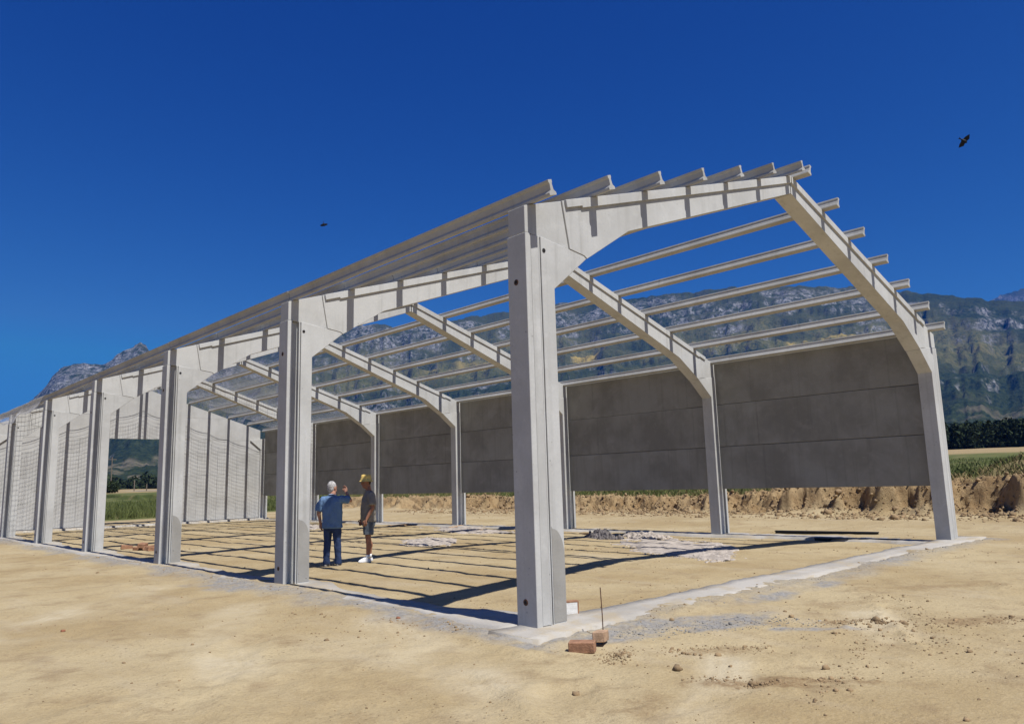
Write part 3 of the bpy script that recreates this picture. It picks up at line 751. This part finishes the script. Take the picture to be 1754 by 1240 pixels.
def man_hat():
    root = empty('person', (3.23, 8.23, g1(3.23,8.23)), math.radians(72))
    tag(root, 'man in yellow bucket hat, grey T-shirt, grey shorts and white trainers', 'person')
    hr = Matrix.Rotation(math.radians(12),3,'Z') @ Matrix.Rotation(math.radians(-4),3,'X')
    hc = Vector((0,.055,1.625))
    b = MB()
    b.loft([(0,0,.80,.15,.105),(0,.01,.9,.165,.12),(0,.015,1.05,.165,.125),(0,0,1.22,.18,.12),(0,-.01,1.34,.185,.105),(0,-.01,1.42,.14,.08),(0,0,1.465,.068,.06),(0,.02,1.54,.056,.058),(0,.035,1.6,.055,.06)], 18)
    head(b, hc, hr)
    for sx in (-1,1):
        el = (sx*.235,-.02,1.10); wrp = (sx*.215,.10,.875)
        b.tube([(sx*.1,-.01,1.38),(sx*.18,-.01,1.37),(sx*.222,-.02,1.24),el,(sx*.225,.05,.97),wrp], [.05,.056,.047,.042,.036,.027], 10)
        hand(b, wrp, (-sx*.05,.22,-1), (-sx,0,0), (0,1,.2))
    for sx, fy in ((-1,.05),(1,-.04)):
        b.tube([(sx*.085,0,.88),(sx*.095,fy*.5+.01,.50),(sx*.1,fy*.8-.02,.34),(sx*.1,fy-.01,.08)], [.088,.058,.056,.037], 12)
        b.ball((sx*.1,fy*.8-.03,.33), (.05,.055,.09), 10, 8)
    remesh(b, 'body', SKD, .0075, root)
    eye_pair(root, hc, hr, bpy.data.materials['eye_dark'])
    h = MB(); h.ball(hc+hr@Vector((0,-.02,.015)), (.083,.09,.085), 14, 10, hr)
    remesh(h, 'hair', plain('dark_hair', (.03,.025,.022), .9, .3, 30), .012, root, 1)
    ht = MB()
    ht.loft([(hc.x,hc.y,1.645,.155,.165),(hc.x,hc.y,1.66,.125,.137),(hc.x,hc.y,1.685,.104,.116),(hc.x,hc.y,1.74,.099,.110),(hc.x,hc.y,1.785,.09,.10),(hc.x,hc.y,1.797,.06,.07)], 22)
    hat = ht.build('hat', cloth('straw_yellow', (.80,.56,.17), .9, .12), root, smooth=True)
    hb = MB().loft([(hc.x,hc.y,1.684,.107,.119),(hc.x,hc.y,1.702,.105,.117)], 22).build('hat_band', cloth('hat_band', (.70,.56,.22)), hat, smooth=True)
    s_ = MB()
    s_.loft([(0,.0,.82,.195,.15),(0,.01,.92,.195,.155),(0,.01,1.08,.192,.152),(0,0,1.24,.205,.142),(0,-.01,1.34,.205,.122),(0,-.01,1.405,.16,.095),(0,0,1.455,.08,.07),(0,.005,1.47,.068,.062)], 22)
    for sx in (-1,1): s_.tube([(sx*.1,-.01,1.37),(sx*.185,-.01,1.37),(sx*.228,-.02,1.26),(sx*.24,-.02,1.16)], [.07,.078,.074,.078], 12)
    remesh(s_, 't_shirt', cloth('grey_cotton', (.24,.215,.18)), .011, root, 2, .011)
    j = MB(); j.loft([(0,0,.72,.16,.125),(0,0,.82,.178,.135),(0,0,.9,.17,.13)], 18)
    for sx, fy in ((-1,.05),(1,-.04)):
        j.tube([(sx*.085,0,.84),(sx*.095,fy*.4,.70),(sx*.102,fy*.6,.55)], [.102,.105,.108], 12)
    remesh(j, 'shorts', cloth('grey_shorts', (.105,.12,.135), .9, .25), .011, root, 2, .011)
    for sx, fy in ((-1,.05),(1,-.04)):
        MBs = MB().tube([(sx*.1,fy-.01,.075),(sx*.1,fy-.01,.15)], [.046,.047], 12).build('sock', cloth('white_sock', (.7,.7,.68)), root, smooth=True)
        k = MB(); k.loft([(sx*.103,fy+.055,.0,.048,.14),(sx*.103,fy+.055,.032,.05,.142),(sx*.103,fy+.045,.058,.045,.12),(sx*.102,fy+.01,.1,.043,.062)], 14)
        remesh(k, 'shoe', plain('white_trainer', (.72,.72,.72), .7), .009, root, 1)
man_hat()

# ------------------------------------------------------------------ small things on the site
def brick_mb(lx, ly, lz, seed=0):
    b = MB().box(-lx/2,lx/2,-ly/2,ly/2,0,lz); return b
def put(name, b, mat, loc, rot=(0,0,0), bevel=.006, label=None, cat=None, group=None):
    o = b.build(name, mat, None, bevel=bevel, loc=loc, rot=rot); tag(o, label, cat, group); return o
put('brick', brick_mb(.235,.11,.095), M['brick'], (-.36,-.925,g1(-.36,-.925)+.002), (.05,-.03,math.radians(-58)), label='terracotta brick lying on the sand, nearer one of the pair by the rod', cat='brick', group='bricks beside the steel rod')
put('brick', brick_mb(.26,.115,.09), M['brick_pale'], (-.03,-.86,g1(-.03,-.86)+.03), (-.05,.10,math.radians(32)), label='paler clay brick leaning across the other brick at the foot of the rod', cat='brick', group='bricks beside the steel rod')
t = MB().tube([(0,0,-.1),(-.004,0,.2),(-.012,.004,.445)], .0052, 6)
put('steel_rod', t, M['rust'], (.24,-.66,-.03), bevel=0, label='thin upright rusty steel rod behind the two clay bricks', cat='rebar')
# hollow brick standing behind the near column
hb = empty('hollow_brick', (.80,.30,g1(.8,.3)+.035), math.radians(-28))
tag(hb, 'hollow clay brick standing on end behind the foot of the nearest column', 'brick')
hm = MB().box(-.10,.10,.035,.05,0,.2).box(-.10,-.085,-.0352,.0352,0,.2).box(.085,.10,-.0352,.0352,0,.2).box(-.0855,.0855,-.0351,.0351,.185,.2)
hm.build('shell', M['brick'], hb)
MB().box(-.085,.085,-.034,.034,.0,.183).build('mortar_core', M['mortar_white'], hb)
# pile of clay bricks inside, left
k = 0
names_ = ['hollow red brick lying nearest the columns in the far left heap','red brick tilted on top of the far left heap','red brick at the far end of the far left heap','broken red brick half buried in the middle of the far left heap','dark red brick lying flat behind the far left heap','red brick leaning on the right of the far left heap']
for bx, by, bz, r in ((1.62,16.6,0,.3),(1.55,17.1,.09,.9),(1.46,18.2,0,-.2),(1.56,17.4,0,.5),(1.75,17.7,0,1.3),(1.68,16.95,.02,-.4)):
    put('brick', brick_mb(.30,.18,.11), M['brick'], (bx,by,g1(bx,by)-.005+bz), (random.uniform(-.15,.15),random.uniform(-.15,.15),r), label=names_[k], cat='brick', group='heap of red bricks at the left columns'); k += 1
# long dark pipes on the ground by the far corner
for a, b_, lab in (((13.84,2.06),(13.43,4.55),'long black beam lying on the ground behind the far right column'),((12.55,1.05),(12.2,2.9),'dark steel beam lying on the ground inside the far right column')):
    dx, dy = b_[0]-a[0], b_[1]-a[1]; ln = math.hypot(dx,dy)
    z = max(g1(*a), g1(*b_), g1((a[0]+b_[0])/2,(a[1]+b_[1])/2))
    m_ = MB().prism_y([(-.07,0),(.07,0),(.07,.018),(.012,.026),(.012,.10),(.07,.108),(.07,.126),(-.07,.126),(-.07,.108),(-.012,.10),(-.012,.026),(-.07,.018)], 0, ln)
    put('steel_beam', m_, M['pipe'], (a[0],a[1],z-.07), (0,0,math.atan2(dy,dx)-math.pi/2), bevel=0, label=lab, cat='beam')
# timber offcuts
tl = ['pale timber plank lying inside by the fourth far column','short timber plank crossing another by the fourth far column','broken timber offcut near the middle of the far wall','thin timber batten lying near the far wall','short plank beside the rubble at the second far column']
for n_, (x, y, ln, r) in enumerate(((12.2,19.4,1.3,.5),(12.0,19.9,.8,-.5),(11.4,14.2,.9,.9),(11.9,16.3,1.1,.2),(11.6,9.6,.6,1.2))):
    put('plank', MB().box(-ln/2,ln/2,-.08,.08,0,.035), M['wood'], (x,y,g1(x,y)+.01), (.04,.06*(-1)**n_,r), bevel=.003, label=tl[n_], cat='plank')

def rocks(n, pts, size, jit=.35, seed=1, flat=.7, base_drop=.3):
    r = np.random.default_rng(seed)
    ico = MB().ball((0,0,0),1,6,4); V0 = np.array(ico.v); tri = []
    for f in ico.f:
        for q in range(1,len(f)-1): tri.append((f[0],f[q],f[q+1]))
    T0 = np.array(tri); N = len(pts)
    s = size*np.exp(r.normal(0,jit,N))
    V = V0[None]*(1+r.uniform(-.32,.32,(N,len(V0),1)))
    V = V*np.stack([np.ones(N), r.uniform(.6,1,N), np.full(N,flat)],-1)[:,None,:]*s[:,None,None]
    a = r.uniform(0,6.28,N); ca, sa = np.cos(a)[:,None], np.sin(a)[:,None]
    X = V[...,0]*ca-V[...,1]*sa; Y = V[...,0]*sa+V[...,1]*ca
    P = np.asarray(pts)
    out = np.stack([X+P[:,0,None], Y+P[:,1,None], V[...,2]+P[:,2,None]+s[:,None]*flat*(1-2*base_drop)*.5], -1)
    F = (T0[None]+(np.arange(N)*len(V0))[:,None,None]).reshape(-1,3)
    return out.reshape(-1,3), F
def scatter(n, x0,x1,y0,y1, dens=None, seed=1):
    r = np.random.default_rng(seed); x = r.uniform(x0,x1,n); y = r.uniform(y0,y1,n)
    if dens is not None:
        k = r.uniform(0,1,n) < dens(x,y); x = x[k]; y = y[k]
    return np.stack([x,y,gz(x,y)],-1)
# small earth clods over the foreground
dn = lambda x,y: np.clip(.12+1.6*np.clip(fbm(x*.8,y*.8,160,3),0,1), 0, 1)
P = scatter(5200, -6,6,-5.2,5, dn, 21)
outside = ~((P[:,0]>-.2)&(P[:,1]>-.3)&(P[:,0]<.5)); V_, F_ = rocks(0, P, .0055, .45, 3)
P2_ = scatter(9000, -2,19,-4,34, dn, 22); V2, F2 = rocks(0, P2_, .009, .5, 4)
P3_ = scatter(3500, 18,22.5,-9,30, None, 23); V3, F3 = rocks(0, P3_, .03, .55, 5)
yb = rng.uniform(-12,26,7000); xb = foot(yb)+rng.uniform(-.5,1.2,7000); P4_ = np.stack([xb,yb,gz(xb,yb)],-1); F4_ = rocks(0, P4_, .022, .6, 15)
V_, F_ = join_np([(F_,V_),(F2,V2),(F3,V3),(F4_[1],F4_[0])])
tag(link('earth_clods', np_mesh('earth_clods', V_, F_, M['clod'])), 'scattered small earth clods on the sandy ground', 'earth clods', kind='stuff')
# lumps thrown up along the ruts
r_ = np.random.default_rng(5); pts = []
for x0,y0,x1,y1,wd,n in ((-.55,-2.2,-.35,-2.5,.06,120),(-.45,-2.55,.22,-3.02,.04,240),(2.6,-2.4,-.6,-3.2,.12,240),(-.5,-1.35,-.1,-1.2,.07,260),(4.2,-1.8,1.4,-3.4,.16,300),(2.05,-2.0,2.6,-2.45,.08,400),(2.6,-2.8,3.4,-3.4,.12,400),(.1,-1.5,.7,-2.1,.08,300),(-.7,1.9,-.4,.6,.06,120)):
    t_ = r_.uniform(0,1,n); pts.append(np.stack([x0+(x1-x0)*t_+r_.normal(0,wd,n), y0+(y1-y0)*t_+r_.normal(0,wd,n)],-1))
pts = np.concatenate(pts); pts = np.concatenate([pts, gz(pts[:,0],pts[:,1])[:,None]],1)
V_, F_ = rocks(0, pts, .0055, .6, 6); tag(link('rut_clods', np_mesh('rut_clods', V_, F_, M['clod'])), 'crumbled clods along the wheel ruts', 'earth clods', kind='stuff')
# cement crumbs beside the strip
def cd_(x,y):
    d1 = np.minimum(np.abs(y+.45)+np.where((x<-.5)|(x>13.2),9,0), np.abs(x+.33)+np.where(y<-.4,9,0))
    return sstep(.3,.02,d1)
P = scatter(30000, -.9,13.2,-1.0,30, cd_, 31); V_, F_ = rocks(0, P, .0055, .5, 7)
Pb = scatter(1500, .3,2.2,-2.1,-.5, lambda x,y: sstep(.5,.1,np.abs((y+1.25)+.55*(x-1.2)))*.9, 32); Vb, Fb = rocks(0, Pb, .0055, .5, 8)
V_, F_ = join_np([(F_,V_),(Fb,Vb)])
tag(link('cement_crumbs', np_mesh('cement_crumbs', V_, F_, M['cement_crumb'])), 'grey cement crumbs along the concrete strip', 'rubble', kind='stuff')
# single clods
cl = [((-.40,-1.96),.05,'clod','brown earth clod alone in the foreground, right of the wheel marks'),((-.52,1.70),.03,'redclod','small red clay lump on sand left of the nearest column'),((1.24,-.75),.032,'clod','brown stone sitting on the grey cement stain'),((-3.31,4.13),.028,'redclod','dark red lump on the bare sand at the left')]
for n_, ((x,y),sz,mt,lab) in enumerate(cl):
    V_, F_ = rocks(0, np.array([[0,0,0.]]), sz, .01, 40+n_); o = link('earth_clod', np_mesh('earth_clod', V_, F_, M[mt]), None, (x,y,g1(x,y))); tag(o, lab, 'clod')
# gravel heaps
def heap(name, cx, cy, rx, ry, h, mat, lab, seed, rot=0, cat='gravel pile', n=60):
    u = np.linspace(-1.15,1.15,n); U, Vv = np.meshgrid(u,u,indexing='ij'); ca, sa = math.cos(rot), math.sin(rot)
    x = cx+U*rx*ca-Vv*ry*sa; y = cy+U*rx*sa+Vv*ry*ca
    rr = np.hypot(U,Vv)*(1+.5*fbm(U*2,Vv*2,seed,3)) + .5*fbm(U*5,Vv*5,seed+1,3)
    z = gz(x.ravel(),y.ravel()).reshape(x.shape) + h*np.clip(1-rr,-.4,1)**1.0*(1+.5*fbm(U*3,Vv*3,seed+5,3)) + .25*h*fbm(U*14,Vv*14,seed+7,2) + .012
    z = np.where(rr>1, z-.1, z)
    rk = np.random.default_rng(seed); m_ = int(420+500*rx*ry); a = rk.uniform(0,6.28,m_); q = np.sqrt(rk.uniform(0,1.05,m_)); uu = q*np.cos(a); vv = q*np.sin(a)
    px = cx+uu*rx*ca-vv*ry*sa; py = cy+uu*rx*sa+vv*ry*ca
    r2_ = np.hypot(uu,vv)*(1+.5*fbm(uu*2,vv*2,seed,3)) + .5*fbm(uu*5,vv*5,seed+1,3)
    pz = gz(px,py)+h*np.clip(1-r2_,0,1)*(1+.5*fbm(uu*3,vv*3,seed+5,3))-.01
    Vr, Fr = rocks(0, np.stack([px,py,pz],-1), .014, .4, seed)
    F4 = grid_faces(n,n); F3_ = np.concatenate([F4[:,[0,1,2]],F4[:,[0,2,3]]])
    V_, F_ = join_np([(F3_, np.stack([x,y,z],-1).reshape(-1,3)),(Fr,Vr)])
    V_ = V_ - np.array([cx,cy,0]); o = link(name, np_mesh(name, V_, F_, mat), None, (cx,cy,0)); return tag(o, lab, cat)
heap('gravel_pile', 10.45,8.0,.30,.75,.22,M['gravel_dark'],'small dark grey gravel heap behind the nearest column',201,-.35)
heap('gravel_pile', 11.25,7.15,.45,1.0,.16,M['gravel'],'low pale gravel heap right of the dark heap',202,-.5)
heap('gravel_patch', 9.3,4.9,1.1,3.0,.05,M['gravel'],'long flat spread of pale gravel inside the right half of the frame',203,-.72,'gravel')
heap('gravel_patch', 8.6,3.4,.45,2.1,.05,M['gravel'],'narrow strip of pale gravel nearest the gable foundation',204,-1.0,'gravel')
heap('gravel_patch', 7.3,11.6,.7,1.5,.06,M['gravel'],'pale gravel spread right of the two men',205,-.6,'gravel')
heap('gravel_patch', 11.3,14.9,.8,2.6,.05,M['gravel'],'pale gravel spread in front of the far wall',206,-.35,'gravel')
heap('gravel_patch', 9.6,23.5,.9,2.0,.06,M['gravel'],'pale gravel spread far inside near the end wall',207,-.3,'gravel')
heap('rubble_pile', 11.7,11.9,.25,.5,.12,M['clod'],'small brown rubble heap before the third far column',208,0,'rubble pile')

# ------------------------------------------------------------------ grass and crops
def blades(name, x, y, h, wd, mat, seed, lean=.35, z=None):
    r = np.random.default_rng(seed); n = len(x); a = r.uniform(0,6.28,n); hh_ = h*r.uniform(.55,1.25,n)
    z = gz(x,y) if z is None else z
    lx = hh_*lean*r.normal(0,1,n); ly = hh_*lean*r.normal(0,1,n); w_ = wd*r.uniform(.6,1.3,n)
    c_, s_ = np.cos(a)*w_, np.sin(a)*w_
    V = np.stack([np.stack([x-c_,y-s_,z-.02],-1), np.stack([x+c_,y+s_,z-.02],-1),
                  np.stack([x+lx*.35+c_*.7,y+ly*.35+s_*.7,z+hh_*.6],-1), np.stack([x+lx,y+ly,z+hh_],-1)],1).reshape(-1,3)
    o = np.arange(n)[:,None]*4; F = np.concatenate([o+[[0,1,2]], o+[[0,2,3]]])
    return link(name, np_mesh(name, V, F, mat))
def grassmat(name, a, b_):
    g = NG(name, .8, .15); v = g.coord('Object', rnd=False)
    gi = g.n('ShaderNodeNewGeometry'); 
    n = g.noise(v, 1.2, 4, .7); c = g.mix(g.ramp(n,.33,.66), a, b_)
    c = g.mix(g.ramp(gi.outputs['Random Per Island'],0,1,0,.6), c, tuple(min(1,q*1.6) for q in b_)); g.color(c)
    return g.m
GR = grassmat('green_crop', (.058,.078,.022), (.105,.118,.038)); DRY = grassmat('dry_grass', (.19,.15,.065), (.26,.205,.10))
r_ = np.random.default_rng(77)
def by_bank(n, d0, d1, y0, y1):
    y = r_.uniform(y0,y1,n); x = foot(y)+r_.uniform(d0,d1,n)**1.0; return x, y
x, y = by_bank(26000, 1.5, 9, -2, 42)
tag(blades('field_grass', x, y, .24, .006, GR, 1), 'green crop growing along the top of the earth bank', 'grass', kind='stuff')
x, y = by_bank(15000, 1.1, 4.2, -14, 40); k = r_.uniform(0,1,len(x)) < np.where(y<3,1,.4)
tag(blades('dry_grass', x[k], y[k], .22, .005, DRY, 2), 'dry yellow grass on the edge of the bank', 'grass', kind='stuff')
x = r_.uniform(-8,22,30000); y = 41.6 + r_.uniform(0,1,30000)**1.6*26
tag(blades('crop', x, y, .42, .016, GR, 3, .2), 'green crop standing behind the door opening of the end wall', 'grass', kind='stuff')
x = r_.uniform(22,75,16000); y = r_.uniform(-16,26,16000)
tag(blades('field_crop', x, y, .26, .010, GR, 4, .3), 'green crop in the field right of the hangar', 'grass', kind='stuff')

# far woods: dark conifers and broadleaves read as one mass
leafm = grassmat('conifer_leaf', (.010,.018,.009), (.028,.040,.016))
def wood(name, n, azr, rr, h, lab, seed):
    r = np.random.default_rng(seed); az = np.radians(r.uniform(*azr,n)); R = r.uniform(*rr,n)
    tx = CAM.x+R*np.sin(az); ty = CAM.y+R*np.cos(az); tz = gz(tx,ty); th = h*r.uniform(.93,1.07,n)
    m_ = 190
    t_ = r.uniform(.08,1,(n,m_)); ang = r.uniform(0,6.28,(n,m_)); broad = (r.uniform(0,1,n)<.35)[:,None]
    prof = np.where(broad, np.sqrt(np.clip(1-(2*t_-1)**2,0,1))*.36, (1-t_)*.30+.02)
    q = prof*th[:,None]*np.sqrt(r.uniform(.25,1,(n,m_)))
    cx = tx[:,None]+q*np.cos(ang); cy = ty[:,None]+q*np.sin(ang); cz = tz[:,None]+t_*th[:,None]
    c_ = np.stack([cx,cy,cz],-1).reshape(-1,3); s_ = np.repeat(th*.055,m_)[:,None]
    V = np.stack([c_+r.normal(0,1,c_.shape)*s_ for _ in range(3)],1).reshape(-1,3)
    F = np.arange(len(V)).reshape(-1,3)
    o = link(name, np_mesh(name, V, F, leafm)); return tag(o, lab, 'wood', kind='stuff')
wood('far_wood', 1900, (52,104), (226,262), 6.6, 'dark wood of conifers at the far edge of the right field', 301)
wood('far_wood', 1000, (-4,34), (300,400), 9, 'dark tree belt beyond the field seen through the door opening', 302)

# things seen through the door opening
def far_at(az, R): 
    a = math.radians(az); x, y = CAM.x+R*math.sin(a), CAM.y+R*math.cos(a); return x, y, g1(x,y)
x, y, z = far_at(15.35, 190)
pole = empty('utility_pole', (x,y,z-.2)); tag(pole, 'tall thin utility pole seen through the door opening', 'utility pole')
MB().tube([(0,0,0),(0,0,7.5)], [.12,.08], 8).build('pole', M['post'], pole); MB().box(-.9,.9,-.06,.06,6.9,7.03).build('crossarm', M['post'], pole)
for k_, (a_, lab) in enumerate(((16.75,'left roadside post seen through the door opening'),(17.5,'right roadside post seen through the door opening'))):
    x, y, z = far_at(a_, 150); put('roadside_post', MB().tube([(0,0,-.2),(0,0,1.9 if k_==0 else 1.2)], .09, 8), M['post'], (x,y,z), bevel=0, label=lab, cat='post', group='posts along the far road')
x, y, z = far_at(15.35, 130); V = []
r_ = np.random.default_rng(88); d_ = r_.normal(0,1,(900,3)); d_ /= np.linalg.norm(d_,axis=1,keepdims=True); cpt = d_*(r_.uniform(.5,1,(900,1))**.5)*np.array([1.25,1.25,.95])+np.array([0,0,.8])
V = np.stack([cpt+r_.normal(0,.13,cpt.shape) for _ in range(3)],1).reshape(-1,3)
bush = link('bush', np_mesh('bush', V, np.arange(len(V)).reshape(-1,3), leafm), None, (x,y,z)); tag(bush, 'round dark bush by the road seen through the door opening', 'bush')
road_pts = [far_at(a_, 158+2*math.sin(a_)) for a_ in np.arange(-2, 34, 1.0)]
V = []; 
for i_, (x, y, z) in enumerate(road_pts):
    d_ = Vector((x-CAM.x,y-CAM.y,0)).normalized()
    for s_ in (-2.2,2.2): V.append((x+d_.x*s_, y+d_.y*s_, g1(x+d_.x*s_, y+d_.y*s_)+.06))
tag(link('road', np_mesh('road', V, grid_faces(len(road_pts),2)[:, ::-1], plain('pale_road', (.34,.32,.29), .9, .1, .3))), kind='structure')

# two birds in the sky
def bird(loc, span, ex, ey, lab):
    ex = Vector(ex).normalized(); ez = ex.cross(Vector(ey)).normalized(); ey = ez.cross(ex)
    o = empty('bird', loc); o.rotation_euler = Matrix((ex,ey,ez)).transposed().to_euler(); tag(o, lab, 'bird', 'birds in the blue sky')
    s_ = span/2
    MB().tube([(0,-.42*s_,0),(0,-.25*s_,0),(0,.05*s_,0),(0,.3*s_,.01),(0,.42*s_,0)], [.03*s_,.15*s_,.21*s_,.15*s_,.04*s_], 10).build('body', M['bird'], o, smooth=True)
    for sx in (-1,1):
        b = MB(); pts_ = [(.06,.26,.0),(.5,.36,.10),(.95,.02,.16),(.55,-.16,.08),(.06,-.24,0)]
        up = [(sx*a*s_,b_*s_,c_*s_+.02*s_) for a,b_,c_ in pts_]; dn_ = [(sx*a*s_,b_*s_,c_*s_-.02*s_) for a,b_,c_ in pts_]
        n_ = len(pts_); b.add(up+dn_, [tuple(range(n_)), tuple(range(2*n_-1,n_-1,-1))]+[(i_,i_+n_,(i_+1)%n_+n_,(i_+1)%n_) for i_ in range(n_)])
        b.build('wing', M['bird'], o)
    b = MB().prism_z([(-.03*s_,-.36*s_),(.03*s_,-.36*s_),(.13*s_,-.72*s_),(0,-.62*s_),(-.13*s_,-.72*s_)], -.012*s_, .012*s_); b.build('tail', M['bird'], o)
bird((24.88,1.94,13.47), .60, (-.1,-.75,.65), (.42,-.63,-.66), 'larger black bird in the sky right of the roof')
bird((8.77,20.26,11.76), .34, (.84,-.46,.25), (.15,.28,-.92), 'smaller black bird in the sky left above the roof')
# ------------------------------------------------------------------ haze: clear summer air towards the mountains
hz = MB().box(-4200,8200,-3000,8200,-40,1500).mesh('haze')
hm_ = bpy.data.materials.new('air'); hm_.use_nodes = True; ht_ = hm_.node_tree; ht_.nodes.clear()
pv_ = ht_.nodes.new('ShaderNodeVolumePrincipled'); pv_.inputs['Density'].default_value = 8e-5
pv_.inputs['Color'].default_value = (.01,.22,.95,1); pv_.inputs['Anisotropy'].default_value = .0
ho_ = ht_.nodes.new('ShaderNodeOutputMaterial'); ht_.links.new(pv_.outputs[0], ho_.inputs['Volume'])
hz.materials.append(hm_); tag(link('haze', hz), kind='stuff')
